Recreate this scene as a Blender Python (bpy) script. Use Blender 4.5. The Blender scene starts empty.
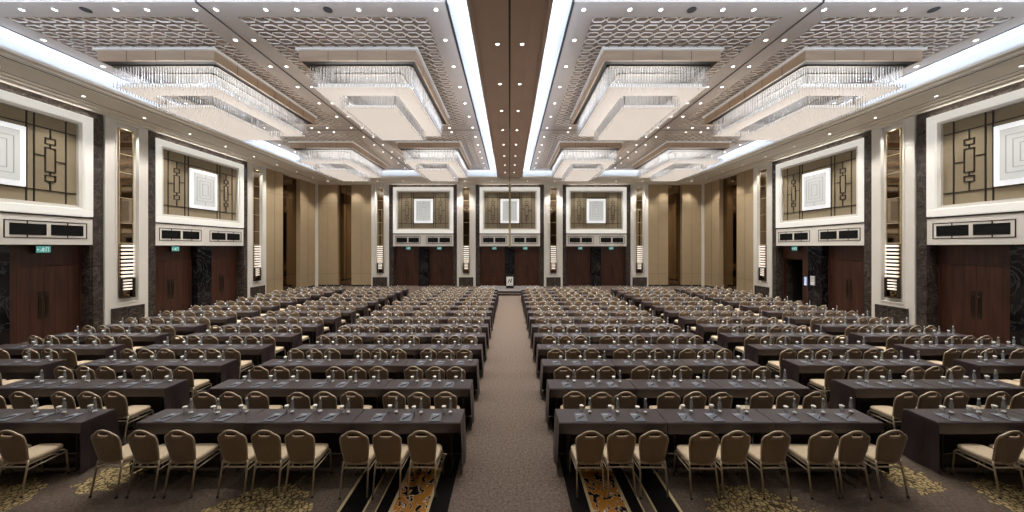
import bpy, bmesh, math, random
from mathutils import Vector
random.seed(7)
PI = math.pi
scene = bpy.context.scene
COL = scene.collection

# ------------------------------------------------------------------ camera
F, PX, PY, H = 333.0, 509.8, 247.4, 3.36          # focal length in pixels of a 1024 wide frame
cam_d = bpy.data.cameras.new('camera'); cam = bpy.data.objects.new('camera', cam_d); COL.objects.link(cam)
cam_d.sensor_width = 36; cam_d.lens = F / 1024 * 36
cam_d.shift_x = (512 - PX) / 1024; cam_d.shift_y = (PY - 256) / 1024
cam_d.clip_start = 0.05; cam_d.clip_end = 200
cam.location = (0, 0, H); cam.rotation_euler = (PI / 2, 0, 0)
scene.camera = cam
vs = scene.view_settings
vs.view_transform = 'Standard'; vs.look = 'None'; vs.gamma = 1; vs.exposure = 0.0; vs.use_curve_mapping = False

# ------------------------------------------------------------------ materials
def _mat(name):
    m = bpy.data.materials.new(name); m.use_nodes = True
    nt = m.node_tree; b = nt.nodes['Principled BSDF']
    return m, nt, b
def N(nt, t, **kw):
    n = nt.nodes.new(t)
    for k, v in kw.items(): setattr(n, k, v)
    return n
def L(nt, a, b): nt.links.new(a, b)
def ramp(nt, fac, stops):
    r = N(nt, 'ShaderNodeValToRGB'); el = r.color_ramp.elements
    while len(el) < len(stops): el.new(0.5)
    for e, (p, c) in zip(el, stops): e.position = p; e.color = (*c, 1)
    L(nt, fac, r.inputs['Fac']); return r.outputs['Color']
def sc(c, k): return tuple(min(1, x * k) for x in c)
def plain(name, col, rough=0.6, metal=0.0, var=0.12, scale=6.0, bump=0.0, bscale=60.0, spec=0.5, sheen=0.0, coat=0.0):
    m, nt, b = _mat(name)
    tc = N(nt, 'ShaderNodeTexCoord'); no = N(nt, 'ShaderNodeTexNoise'); no.inputs['Scale'].default_value = scale; no.inputs['Detail'].default_value = 3
    L(nt, tc.outputs['Object'], no.inputs['Vector'])
    c = ramp(nt, no.outputs['Fac'], [(0.25, sc(col, 1 - var)), (0.75, sc(col, 1 + var))])
    L(nt, c, b.inputs['Base Color'])
    b.inputs['Roughness'].default_value = rough; b.inputs['Metallic'].default_value = metal
    b.inputs['Specular IOR Level'].default_value = spec
    if sheen: b.inputs['Sheen Weight'].default_value = sheen; b.inputs['Sheen Roughness'].default_value = 0.4
    if coat: b.inputs['Coat Weight'].default_value = coat
    if bump:
        n2 = N(nt, 'ShaderNodeTexNoise'); n2.inputs['Scale'].default_value = bscale
        L(nt, tc.outputs['Object'], n2.inputs['Vector'])
        bp = N(nt, 'ShaderNodeBump'); bp.inputs['Strength'].default_value = bump; bp.inputs['Distance'].default_value = 0.01
        L(nt, n2.outputs['Fac'], bp.inputs['Height']); L(nt, bp.outputs['Normal'], b.inputs['Normal'])
    return m
def glow(name, col, strength, base=(0.9, 0.88, 0.85)):
    m, nt, b = _mat(name)
    tc = N(nt, 'ShaderNodeTexCoord'); no = N(nt, 'ShaderNodeTexNoise'); no.inputs['Scale'].default_value = 3
    L(nt, tc.outputs['Object'], no.inputs['Vector'])
    c = ramp(nt, no.outputs['Fac'], [(0.2, sc(col, 0.96)), (0.8, col)])
    L(nt, c, b.inputs['Emission Color']); b.inputs['Base Color'].default_value = (*base, 1)
    b.inputs['Emission Strength'].default_value = strength; b.inputs['Roughness'].default_value = 0.5
    return m
def marble(name, dark, mid, vein, scale=1.6, rough=0.14):
    m, nt, b = _mat(name)
    tc = N(nt, 'ShaderNodeTexCoord')
    n1 = N(nt, 'ShaderNodeTexNoise'); n1.inputs['Scale'].default_value = scale; n1.inputs['Detail'].default_value = 8; n1.inputs['Distortion'].default_value = 1.2
    L(nt, tc.outputs['Object'], n1.inputs['Vector'])
    c1 = ramp(nt, n1.outputs['Fac'], [(0.3, dark), (0.7, mid)])
    n2 = N(nt, 'ShaderNodeTexNoise'); n2.inputs['Scale'].default_value = scale * 0.9; n2.inputs['Detail'].default_value = 5; n2.inputs['Distortion'].default_value = 2.5
    L(nt, tc.outputs['Object'], n2.inputs['Vector'])
    v = ramp(nt, n2.outputs['Fac'], [(0.47, (0, 0, 0)), (0.5, (1, 1, 1)), (0.53, (0, 0, 0))])
    mx = N(nt, 'ShaderNodeMix', data_type='RGBA'); L(nt, v, mx.inputs['Factor']); L(nt, c1, mx.inputs[6]); mx.inputs[7].default_value = (*vein, 1)
    L(nt, mx.outputs[2], b.inputs['Base Color']); b.inputs['Roughness'].default_value = rough
    return m
def wood(name, a, c, scale=1.0, rough=0.35, stretch=(14, 14, 1.0)):
    m, nt, b = _mat(name)
    tc = N(nt, 'ShaderNodeTexCoord'); mp = N(nt, 'ShaderNodeMapping'); mp.inputs['Scale'].default_value = stretch
    no = N(nt, 'ShaderNodeTexNoise'); no.inputs['Scale'].default_value = scale; no.inputs['Detail'].default_value = 6
    L(nt, tc.outputs['Object'], mp.inputs['Vector']); L(nt, mp.outputs['Vector'], no.inputs['Vector'])
    L(nt, ramp(nt, no.outputs['Fac'], [(0.3, a), (0.7, c)]), b.inputs['Base Color']); b.inputs['Roughness'].default_value = rough
    return m
def clear(name, tint, alpha, rough=0.05):
    m, nt, b = _mat(name)
    b.inputs['Base Color'].default_value = (*tint, 1); b.inputs['Roughness'].default_value = rough
    tc = N(nt, 'ShaderNodeTexCoord'); no = N(nt, 'ShaderNodeTexNoise'); no.inputs['Scale'].default_value = 20
    L(nt, tc.outputs['Object'], no.inputs['Vector'])
    mr = N(nt, 'ShaderNodeMapRange'); mr.inputs['To Min'].default_value = alpha * 0.9; mr.inputs['To Max'].default_value = alpha * 1.1
    L(nt, no.outputs['Fac'], mr.inputs['Value']); L(nt, mr.outputs['Result'], b.inputs['Alpha'])
    return m
def crystal(name):
    m, nt, b = _mat(name)
    nt.nodes.remove(b); out = nt.nodes['Material Output']
    tr = N(nt, 'ShaderNodeBsdfTranslucent'); tr.inputs['Color'].default_value = (0.9, 0.9, 0.9, 1)
    gl = N(nt, 'ShaderNodeBsdfGlossy'); gl.inputs['Roughness'].default_value = 0.15; gl.inputs['Color'].default_value = (0.9, 0.9, 0.92, 1)
    tp = N(nt, 'ShaderNodeBsdfTransparent')
    no = N(nt, 'ShaderNodeTexNoise'); no.inputs['Scale'].default_value = 30; tc = N(nt, 'ShaderNodeTexCoord'); L(nt, tc.outputs['Object'], no.inputs['Vector'])
    m1 = N(nt, 'ShaderNodeMixShader'); L(nt, no.outputs['Fac'], m1.inputs[0]); L(nt, tr.outputs[0], m1.inputs[1]); L(nt, gl.outputs[0], m1.inputs[2])
    m2 = N(nt, 'ShaderNodeMixShader'); m2.inputs[0].default_value = 0.25; L(nt, m1.outputs[0], m2.inputs[1]); L(nt, tp.outputs[0], m2.inputs[2])
    L(nt, m2.outputs[0], out.inputs['Surface'])
    return m

def carpet():
    m, nt, b = _mat('patterned_carpet')
    tc = N(nt, 'ShaderNodeTexCoord'); sep = N(nt, 'ShaderNodeSeparateXYZ'); L(nt, tc.outputs['Object'], sep.inputs[0])
    def M(op, a, c=None, clampv=False):
        n = N(nt, 'ShaderNodeMath', operation=op); n.use_clamp = clampv
        for i, v in enumerate((a, c)):
            if v is None: continue
            if isinstance(v, (int, float)): n.inputs[i].default_value = v
            else: L(nt, v, n.inputs[i])
        return n.outputs[0]
    ax = M('ABSOLUTE', sep.outputs['X']); y = sep.outputs['Y']
    def noise(s, d=4, dist=0.0):
        n = N(nt, 'ShaderNodeTexNoise'); n.inputs['Scale'].default_value = s; n.inputs['Detail'].default_value = d; n.inputs['Distortion'].default_value = dist
        L(nt, tc.outputs['Object'], n.inputs['Vector']); return n.outputs['Fac']
    def mix(f, c1, c2):
        n = N(nt, 'ShaderNodeMix', data_type='RGBA')
        L(nt, f, n.inputs['Factor'])
        for s, c in ((6, c1), (7, c2)):
            if isinstance(c, tuple): n.inputs[s].default_value = (*c, 1)
            else: L(nt, c, n.inputs[s])
        return n.outputs[2]
    def band(a, c): return M('MULTIPLY', M('GREATER_THAN', ax, a), M('LESS_THAN', ax, c))
    base = ramp(nt, noise(26, 6), [(0.3, (0.105, 0.080, 0.066)), (0.5, (0.168, 0.130, 0.108)), (0.72, (0.23, 0.183, 0.153))])
    # fine fleck of the pile
    fl = ramp(nt, noise(70, 2), [(0.3, (0.55, 0.55, 0.55)), (0.7, (1.0, 1.0, 1.0))])
    mm = N(nt, 'ShaderNodeMix', data_type='RGBA', blend_type='MULTIPLY'); mm.inputs['Factor'].default_value = 1; L(nt, base, mm.inputs[6]); L(nt, fl, mm.inputs[7])
    base = mm.outputs[2]
    # the seating area is a shade darker and browner
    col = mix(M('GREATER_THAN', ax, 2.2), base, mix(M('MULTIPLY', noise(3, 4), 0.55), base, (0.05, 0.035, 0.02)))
    # gold leaf medallions
    vo = N(nt, 'ShaderNodeTexVoronoi', feature='DISTANCE_TO_EDGE'); vo.inputs['Scale'].default_value = 17
    L(nt, tc.outputs['Object'], vo.inputs['Vector'])
    leaf = ramp(nt, vo.outputs['Distance'], [(0.0, (0.06, 0.045, 0.028)), (0.07, (0.10, 0.074, 0.042)), (0.12, (0.34, 0.26, 0.125)), (0.5, (0.50, 0.40, 0.22))])
    wob = M('MULTIPLY', M('SUBTRACT', noise(5, 3), 0.5), 0.5)
    for cx, cy, r in ((3.2, 3.95, 0.74), (5.80, 4.88, 0.34), (6.85, 4.35, 0.46), (3.15, 6.6, 0.6), (5.9, 7.6, 0.5), (8.3, 5.8, 0.6), (10.2, 8.3, 0.6), (15.0, 11.0, 0.7), (15.0, 15.0, 0.7), (15.0, 19.0, 0.7)):
        dx = M('SUBTRACT', ax, cx); dy = M('SUBTRACT', y, cy)
        d = M('SQRT', M('ADD', M('MULTIPLY', dx, dx), M('MULTIPLY', dy, dy)))
        col = mix(M('LESS_THAN', M('ADD', d, wob), r), col, leaf)
    # striped border beside the aisle
    black = (0.008, 0.007, 0.007); cream = (0.55, 0.45, 0.27)
    col = mix(band(0.79, 1.04), col, black)
    # orange band with dark leaves outlined in white
    v2 = N(nt, 'ShaderNodeTexNoise'); v2.inputs['Scale'].default_value = 7.5; v2.inputs['Detail'].default_value = 1.0; v2.inputs['Distortion'].default_value = 1.5
    L(nt, tc.outputs['Object'], v2.inputs['Vector'])
    orange = ramp(nt, v2.outputs['Fac'], [(0.0, (0.42, 0.17, 0.03)), (0.53, (0.48, 0.22, 0.04)), (0.535, (0.75, 0.68, 0.6)), (0.56, (0.75, 0.68, 0.6)), (0.565, black), (1.0, black)])
    col = mix(band(1.07, 1.50), col, orange)
    for a, c, k in ((1.03, 1.07, cream), (1.50, 1.545, cream), (1.545, 1.70, black), (1.70, 1.72, cream), (1.85, 1.875, cream), (1.875, 2.16, black), (2.16, 2.2, cream)):
        col = mix(band(a, c), col, k)
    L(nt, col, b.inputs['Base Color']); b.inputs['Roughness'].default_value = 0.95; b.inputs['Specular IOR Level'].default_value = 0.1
    bp = N(nt, 'ShaderNodeBump'); bp.inputs['Strength'].default_value = 0.3; bp.inputs['Distance'].default_value = 0.01
    L(nt, noise(180, 2), bp.inputs['Height']); L(nt, bp.outputs['Normal'], b.inputs['Normal'])
    return m

W_ = {}
W_['carpet'] = carpet()
W_['ceil'] = plain('taupe_ceiling_paint', (0.50, 0.44, 0.40), 0.85, var=0.02, scale=1.5)
W_['cove'] = plain('white_cove_paint', (0.85, 0.86, 0.88), 0.8, var=0.02)
W_['beam'] = plain('brown_ceiling_paint', (0.58, 0.465, 0.41), 0.7, var=0.03, scale=1.2)
W_['soffit'] = plain('warm_grey_soffit_paint', (0.84, 0.80, 0.72), 0.8, var=0.02)
W_['groove'] = plain('dark_shadow_gap', (0.03, 0.03, 0.035), 0.6)
W_['lattice'] = plain('cream_honeycomb_moulding', (0.80, 0.74, 0.68), 0.6, var=0.05)
W_['lattice_back'] = plain('brown_honeycomb_backing', (0.37, 0.30, 0.255), 0.8, var=0.06)
W_['plinth'] = wood('pale_wood_veneer', (0.44, 0.315, 0.22), (0.51, 0.375, 0.27), 1.0, 0.4, (1, 1, 6))
W_['paletrim'] = glow('pale_trim_glow', (0.95, 0.97, 1.0), 0.12)  # glow added so the pale canopy trim shows as a bright line
W_['white'] = plain('ivory_painted_panelling', (0.82, 0.805, 0.765), 0.5, var=0.03, scale=2)
W_['marble'] = marble('brown_marble', (0.022, 0.017, 0.015), (0.075, 0.060, 0.052), (0.12, 0.10, 0.09), 2.2)
W_['black_marble'] = marble('black_marble', (0.004, 0.004, 0.005), (0.009, 0.009, 0.011), (0.035, 0.035, 0.038), 0.8, 0.12)
W_['door'] = wood('dark_walnut_door', (0.040, 0.0145, 0.008), (0.082, 0.031, 0.018), 0.8, 0.4)
W_['dark'] = plain('matt_black', (0.008, 0.008, 0.009), 0.6)
W_['grille'] = plain('black_grille', (0.003, 0.003, 0.003), 0.6, spec=0.2)
W_['line'] = plain('dark_bronze_line', (0.03, 0.022, 0.016), 0.4, metal=0.3)
W_['tan'] = plain('tan_woven_panel', (0.30, 0.25, 0.165), 0.75, var=0.05, bump=0.1, bscale=160)
W_['beige'] = plain('beige_partition_fabric', (0.42, 0.325, 0.20), 0.75, var=0.04, scale=2, bump=0.08, bscale=150)
W_['mirror'] = plain('bronze_mirror', (0.27, 0.195, 0.125), 0.03, metal=1.0, var=0.04)
W_['frame_glow'] = glow('backlit_acrylic_frame', (1.0, 0.97, 0.90), 0.52, (0.5, 0.49, 0.46))
W_['halo'] = glow('halo_light_panel', (0.98, 0.99, 1.0), 0.75, (0.5, 0.5, 0.5))
W_['art'] = glow('backlit_relief_panel', (0.97, 1.0, 0.98), 0.40, (0.35, 0.35, 0.34))
W_['artline'] = glow('grey_relief_line', (0.8, 0.82, 0.80), 0.22, (0.3, 0.3, 0.3))
W_['bar'] = glow('lit_glass_bar', (1.0, 0.87, 0.72), 0.70)
W_['lens'] = glow('downlight_lens', (1.0, 0.95, 0.88), 9.0)
W_['lens_cool'] = glow('downlight_lens_cool', (1.0, 0.98, 0.95), 9.0)
W_['ring'] = plain('white_metal_ring', (0.7, 0.68, 0.66), 0.4, metal=0.2)
W_['exit'] = glow('green_exit_face', (0.20, 0.62, 0.58), 0.42, (0.05, 0.3, 0.25))
W_['exitw'] = glow('white_exit_symbol', (0.8, 1.0, 0.95), 0.6)
W_['chand'] = glow('chandelier_diffuser', (1.0, 0.90, 0.81), 0.62)
W_['core'] = glow('chandelier_edge_light', (1.0, 0.97, 0.94), 0.60, (0.5, 0.5, 0.5))
W_['crystal'] = crystal('crystal_glass')
W_['cframe'] = plain('dark_bronze_frame', (0.06, 0.045, 0.035), 0.35, metal=0.7)
W_['cloth'] = plain('dark_plum_tablecloth', (0.025, 0.0155, 0.0185), 0.38, var=0.08, scale=4, spec=0.8, sheen=0.01)
W_['board'] = wood('plywood_tabletop', (0.25, 0.17, 0.10), (0.32, 0.22, 0.13), 1.0, 0.5, (1, 12, 12))
W_['steel'] = plain('black_painted_tube', (0.03, 0.03, 0.032), 0.5)
W_['seat'] = plain('cream_seat_fabric', (0.54, 0.44, 0.31), 0.75, var=0.08, scale=40, bump=0.1, sheen=0.1)
W_['back'] = plain('bronze_back_fabric', (0.30, 0.208, 0.13), 0.65, var=0.12, scale=30, bump=0.1, sheen=0.12)
W_['gold'] = plain('champagne_metal', (0.55, 0.465, 0.345), 0.42, metal=0.25, var=0.05)
W_['foot'] = plain('black_rubber', (0.02, 0.02, 0.02), 0.7)
W_['pet'] = clear('clear_bottle_plastic', (0.75, 0.82, 0.86), 0.2)
W_['cap'] = plain('pale_bottle_cap', (0.78, 0.80, 0.82), 0.4)
W_['glass'] = clear('clear_tumbler_glass', (0.8, 0.84, 0.86), 0.3)
W_['lid'] = plain('white_paper_lid', (0.86, 0.84, 0.80), 0.8)
W_['pad'] = plain('blue_grey_notepad', (0.12, 0.13, 0.16), 0.35, var=0.12, scale=8)
W_['padtop'] = plain('notepad_heading', (0.35, 0.38, 0.45), 0.5)
W_['pen'] = plain('black_pen_plastic', (0.015, 0.015, 0.02), 0.3)
W_['stage'] = plain('grey_stage_carpet', (0.13, 0.12, 0.118), 0.9, bump=0.2)
W_['skirt'] = plain('dark_stage_skirting', (0.035, 0.02, 0.015), 0.6)
W_['sign'] = plain('white_sign_board', (0.80, 0.80, 0.80), 0.5)
W_['bluesign'] = glow('blue_lit_sign', (0.25, 0.45, 0.9), 0.8)
W_['brass'] = plain('satin_brass', (0.55, 0.46, 0.30), 0.4, metal=0.4)

# ------------------------------------------------------------------ mesh builder
class MB:
    def __init__(s): s.v = []; s.f = []; s.m = []
    def box(s, x0, x1, y0, y1, z0, z1, mi=0):
        b = len(s.v)
        s.v += [(x0, y0, z0), (x1, y0, z0), (x1, y1, z0), (x0, y1, z0), (x0, y0, z1), (x1, y0, z1), (x1, y1, z1), (x0, y1, z1)]
        for q in ((3, 2, 1, 0), (4, 5, 6, 7), (0, 1, 5, 4), (1, 2, 6, 5), (2, 3, 7, 6), (3, 0, 4, 7)):
            s.f.append([b + i for i in q]); s.m.append(mi)
        return s
    def rings(s, rs, cap0=True, cap1=True, mi=0, closed=True):
        b = len(s.v); n = len(rs[0])
        for r in rs: s.v += [tuple(p) for p in r]
        for k in range(len(rs) - 1):
            for i in range(n if closed else n - 1):
                j = (i + 1) % n
                s.f.append([b + k * n + i, b + k * n + j, b + (k + 1) * n + j, b + (k + 1) * n + i]); s.m.append(mi)
        if cap0: s.f.append([b + i for i in range(n - 1, -1, -1)]); s.m.append(mi)
        if cap1: s.f.append([b + (len(rs) - 1) * n + i for i in range(n)]); s.m.append(mi)
        return s
    def tube(s, pts, r, n=6, mi=0):
        pts = [Vector(p) for p in pts]; rs = []
        rr = r if isinstance(r, (list, tuple)) else [r] * len(pts)
        u = None
        for i, p in enumerate(pts):
            t = (pts[min(i + 1, len(pts) - 1)] - pts[max(i - 1, 0)]).normalized()
            if u is None:
                u = t.cross(Vector((0, 0, 1)) if abs(t.z) < 0.9 else Vector((1, 0, 0))).normalized()
            else:
                u = (u - t * u.dot(t)).normalized()
            w = t.cross(u)
            rs.append([p + (u * math.cos(a) + w * math.sin(a)) * rr[i] for a in (2 * PI * k / n for k in range(n))])
        return s.rings(rs, mi=mi)
    def lathe(s, prof, n=12, cx=0, cy=0, cz=0, mi=0):
        return s.rings([[(cx + r * math.cos(2 * PI * k / n), cy + r * math.sin(2 * PI * k / n), cz + z) for k in range(n)] for r, z in prof], mi=mi)
    def frame(s, x0, x1, z0, z1, t, y0, y1, mi=0):      # rectangular frame in the xz plane
        s.box(x0, x1, y0, y1, z1 - t, z1, mi); s.box(x0, x1, y0, y1, z0, z0 + t, mi)
        s.box(x0, x0 + t, y0, y1, z0 + t, z1 - t, mi); s.box(x1 - t, x1, y0, y1, z0 + t, z1 - t, mi); return s
    def add(s, o, T=lambda p: p, mo=0):
        b = len(s.v); s.v += [T(p) for p in o.v]; s.f += [[b + i for i in q] for q in o.f]; s.m += [k + mo for k in o.m]; return s
    def build(s, name, mats, parent=None, smooth=False, bevel=0.0, loc=None):
        me = bpy.data.meshes.new(name); me.from_pydata(s.v, [], s.f)
        if not isinstance(mats, (list, tuple)): mats = [mats]
        for k in mats: me.materials.append(W_[k])
        if len(mats) > 1: me.polygons.foreach_set('material_index', s.m)
        if bevel:
            bm = bmesh.new(); bm.from_mesh(me)
            bmesh.ops.bevel(bm, geom=bm.edges[:], offset=bevel, segments=1, affect='EDGES', clamp_overlap=True)
            bm.to_mesh(me); bm.free()
        if smooth: me.polygons.foreach_set('use_smooth', [True] * len(me.polygons))
        me.update()
        o = bpy.data.objects.new(name, me); COL.objects.link(o)
        if parent: o.parent = parent
        if loc: o.location = loc
        return o
def tag(o, label=None, cat=None, group=None, kind=None):
    if label: o['label'] = label
    if cat: o['category'] = cat
    if group: o['group'] = group
    if kind: o['kind'] = kind
    return o
def empty(name, loc=(0, 0, 0), rz=0.0):
    o = bpy.data.objects.new(name, None); COL.objects.link(o); o.location = loc; o.rotation_euler = (0, 0, rz); o.empty_display_size = 0.1
    return o
KIDS = {}
def kids(o):
    if o.name not in KIDS: KIDS[o.name] = [c for c in o.children]
    return KIDS[o.name]
def dup(root, loc=None, rz=None, label=None, group=None, parent=None):
    r = root.copy(); COL.objects.link(r)
    if parent: r.parent = parent
    if loc is not None: r.location = loc
    if rz is not None: r.rotation_euler = (0, 0, rz)
    if label: r['label'] = label
    if group: r['group'] = group
    for ch in kids(root):
        c = ch.copy(); COL.objects.link(c); c.parent = r
        for g in kids(ch):
            d = g.copy(); COL.objects.link(d); d.parent = c
    return r
def struct(o): o['kind'] = 'structure'; return o
ORD = 'first second third fourth fifth sixth seventh eighth ninth tenth eleventh twelfth thirteenth fourteenth fifteenth sixteenth seventeenth eighteenth nineteenth twentieth'.split()
trim_n = [0]; door_n = [0]
def trim(mb, mats, bevel=0.0, parent=None):
    trim_n[0] += 1
    return struct(mb.build('trim_%d' % trim_n[0], mats, parent, bevel=bevel))
def area(name, loc, rot, sx, sy, power, col, spread=None):
    d = bpy.data.lights.new(name, 'AREA'); d.shape = 'RECTANGLE'; d.size = sx; d.size_y = sy; d.energy = power; d.color = col
    if spread: d.spread = spread
    o = bpy.data.objects.new(name, d); COL.objects.link(o); o.location = loc; o.rotation_euler = rot
    return o

# ------------------------------------------------------------------ dimensions
XW, YE, ZC, ZU = 16.75, 28.8, 8.98, 9.5          # pilaster face of side walls / end wall, soffit, tray ceiling
YB = -9.0
WD = 0.6                                         # bays are this deep
TX0, TX1, TY0, TY1 = 1.6, 14.1, 8.33, 26.5       # tray extents (mirrored)
SX, SY, NY = 14.5, 26.9, 7.5                    # soffit inner faces
GX, GY = (TX0 + TX1) / 2, (TY0 + TY1) / 2

# ------------------------------------------------------------------ room shell
struct(MB().box(-19, 19, YB - 0.3, 31.5, -0.2, 0).build('floor', 'carpet'))
struct(MB().box(-XW - WD - 0.4, -XW - WD, YB - 0.3, YE + WD + 0.4, 0, 10.2).build('wall_left', 'marble'))
# right wall with an open doorway in its far bay
YR = 18.4
d0, d1 = YR + 1.2, YR + 2.5                      # open doorway (in y)
w = MB()
w.box(XW + WD, XW + WD + 0.4, YB - 0.3, d0, 0, 10.2).box(XW + WD, XW + WD + 0.4, d1, YE + WD + 0.4, 0, 10.2).box(XW + WD, XW + WD + 0.4, d0, d1, 2.62, 10.2)
struct(w.build('wall_right', 'marble'))
w = MB(); w.box(XW + 1.0, XW + 2.4, d0 - 0.2, d0, 0, 2.8).box(XW + 1.0, XW + 2.4, d1, d1 + 0.2, 0, 2.8).box(XW + 2.2, XW + 2.4, d0, d1, 0, 2.8).box(XW + 1.0, XW + 2.4, d0, d1, 2.62, 2.8)
struct(w.build('wall_passage', 'dark'))
struct(MB().box(-XW - WD, XW + WD, YE + WD, YE + WD + 0.4, 0, 10.2).build('wall_far', 'marble'))
struct(MB().box(-XW - WD, XW + WD, YB - 0.3, YB, 0, 10.2).build('wall_near', 'beige'))
struct(MB().box(-XW - 1, XW + 1, YB - 0.3, YE + 1, ZU + 0.12, ZU + 0.3).build('ceiling', 'cove'))
# perimeter soffit, near soffit and far soffit
RB = 0.62                                        # depth of the cove recess behind the lip
def rim(m, fn):
    fn(0.0, 0.22, ZC + 0.07, ZC + 0.14, 1); fn(0.22, RB, ZC, ZC + 0.12, 0)
for sg in (-1, 1):
    m = MB()
    def bx(u0, u1, z0, z1, mi=0, ye=SY + 0.2):
        a, c = sorted((sg * u0, sg * u1)); m.box(a, c, NY, ye, z0, z1, mi)
    bx(SX + RB, XW + WD, ZC, ZU + 0.12, 0, YE + WD); bx(SX + 0.22, SX + RB, ZC, ZC + 0.10, 0); bx(SX, SX + 0.22, ZC + 0.05, ZC + 0.14, 0)
    bx(SX + RB - .01, SX + RB, ZC + 0.10, ZU + 0.12, 1); bx(SX + .10, SX + RB - .01, ZC + 0.10 + .0401, ZC + .142, 1)
    bx(SX + 0.40, SX + 0.45, ZC - 0.002, ZC + .002, 2); bx(SX + .45, XW - .3, ZC - .03, ZC); bx(XW - .66, XW - .62, ZC - .033, ZC - .03, 2)
    for u0, zz in ((XW - 0.36, ZC - 0.08), (XW - 0.16, ZC - 0.16)): bx(u0, XW + 0.3, zz, ZC, 0, YE - 0.2)
    trim(m, ['soffit', 'cove', 'groove'])
m = MB(); m.box(-SX - RB, SX + RB, SY + RB, YE + WD, ZC, ZU + 0.12).box(-SX - .3, SX + .3, SY + 0.2, SY + RB, ZC, ZC + 0.10).box(-SX, SX, SY, SY + 0.2, ZC + 0.05, ZC + 0.14)
m.box(-SX - .3, SX + .3, SY + RB - .01, SY + RB, ZC + .1, ZU + .12, 1)
for y0, zz in ((YE - 0.55, ZC - 0.05), (YE - 0.3, ZC - 0.11), (YE - 0.14, ZC - 0.18)): m.box(-XW - 0.2, XW + 0.2, y0, YE + 0.3, zz, ZC)
trim(m, ['soffit', 'cove'])
m = MB().box(-XW - WD, XW + WD, YB, NY - .5, ZC, ZU + 0.12).box(-XW - WD, XW + WD, NY - .5, NY, ZC, ZC + .12); trim(m, 'soffit')
# centre beam with stepped edges and track
m = MB(); m.box(-0.80, 0.80, NY, SY + 0.4, ZC, ZC + 0.12); m.box(-0.62, 0.62, NY, SY + RB, ZC + .1, ZU + .12)
for sg in (-1, 1):
    for u0, u1, dz in ((0.80, 0.88, 0.05), (0.88, 0.93, 0.0), (0.93, 1.0, 0.06)):
        a, c = sorted((sg * u0, sg * u1)); m.box(a, c, NY, SY, ZC + dz, ZC + 0.12)
    a, c = sorted((sg * 0.50, sg * 0.53)); m.box(a, c, NY, SY, ZC - 0.02, ZC)
trim(m, 'beam')
m = MB().box(-0.04, 0.03, NY, YE - 0.5, ZC - 0.02, ZC - 0.001); trim(m, 'groove')
m = MB().box(0.02, 0.035, NY, YE - 0.5, ZC - 0.04, ZC); m.box(-0.045, -0.03, NY, YE - 0.5, ZC - 0.04, ZC); trim(m, 'brass')
# slim brass post in front of the middle wall panel
m = MB().box(-0.09, 0.09, YE - 0.13, YE - 0.02, 3.4, ZC - 0.18); trim(m, 'brass', 0.01)

# trays: border slabs round four honeycomb fields on each side
HEX = []
for sg in (-1, 1):
    m = MB(); gm = MB()
    xs = [TX0, TX0 + 0.62, GX - 0.58, GX + 0.58, TX1 - 0.62, TX1]; ys = [TY0, TY0 + 0.55, GY - 0.6, GY + 0.6, TY1 - 0.75, TY1]
    for i in range(5):
        for j in range(5):
            a, c = sorted((sg * xs[i], sg * xs[i + 1]))
            field = i in (1, 3) and j in (1, 3)
            if field: HEX.append((a, c, ys[j], ys[j + 1], sg, i, j))
            m.box(a, c, ys[j], ys[j + 1], ZU + (0.035 if field else 0.0), ZU + 0.119, 1 if field else 0)
    # merge look: dark shadow gaps along the tray rim and across its middle
    def strip(x0, x1, y0, y1): a, c = sorted((sg * x0, sg * x1)); gm.box(a, c, y0, y1, ZU - 0.012, ZU + 0.05)
    strip(TX0 - 0.03, TX0 + 0.02, TY0, TY1); strip(TX1 - 0.02, TX1 + 0.03, TY0, TY1); strip(TX0, TX1, TY1 - 0.02, TY1 + 0.03)
    strip(GX - 0.025, GX + 0.025, TY0, TY1); strip(TX0, TX1, GY - 0.015, GY + 0.015)
    trim(m, ['ceil', 'lattice_back']); trim(gm, 'groove')

def hexfield(x0, x1, y0, y1, hx0, hx1, hy0, hy1):
    """rows of flat hexagon rings as bars, leaving the canopy rectangle free"""
    m = MB(); PXh, PYh, t = 0.39, 0.32, 0.016
    nx = int((x1 - x0) / PXh) + 1; ny = int((y1 - y0) / PYh) + 1
    ox, oy = x0 + ((x1 - x0) - nx * PXh) / 2, y0 + ((y1 - y0) - ny * PYh) / 2
    z0, z1 = ZU + 0.004, ZU + 0.035
    for i in range(nx):
        for j in range(ny):
            cx, cy = ox + (i + .5) * PXh, oy + (j + .5) * PYh
            if hx0 + .2 < cx < hx1 - .2 and hy0 + .15 < cy < hy1 - .15: continue
            V = [(.195, 0), (.115, .105), (-.115, .105), (-.195, 0), (-.115, -.105), (.115, -.105)]
            def ringp(k, z): return [(cx + vx * k, cy + vy * k, z) for vx, vy in V]
            m.rings([list(reversed(r)) for r in (ringp(1.0, z1), ringp(.99, z0), ringp(.905, z0), ringp(.89, z1))], False, False)
    return m
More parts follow.
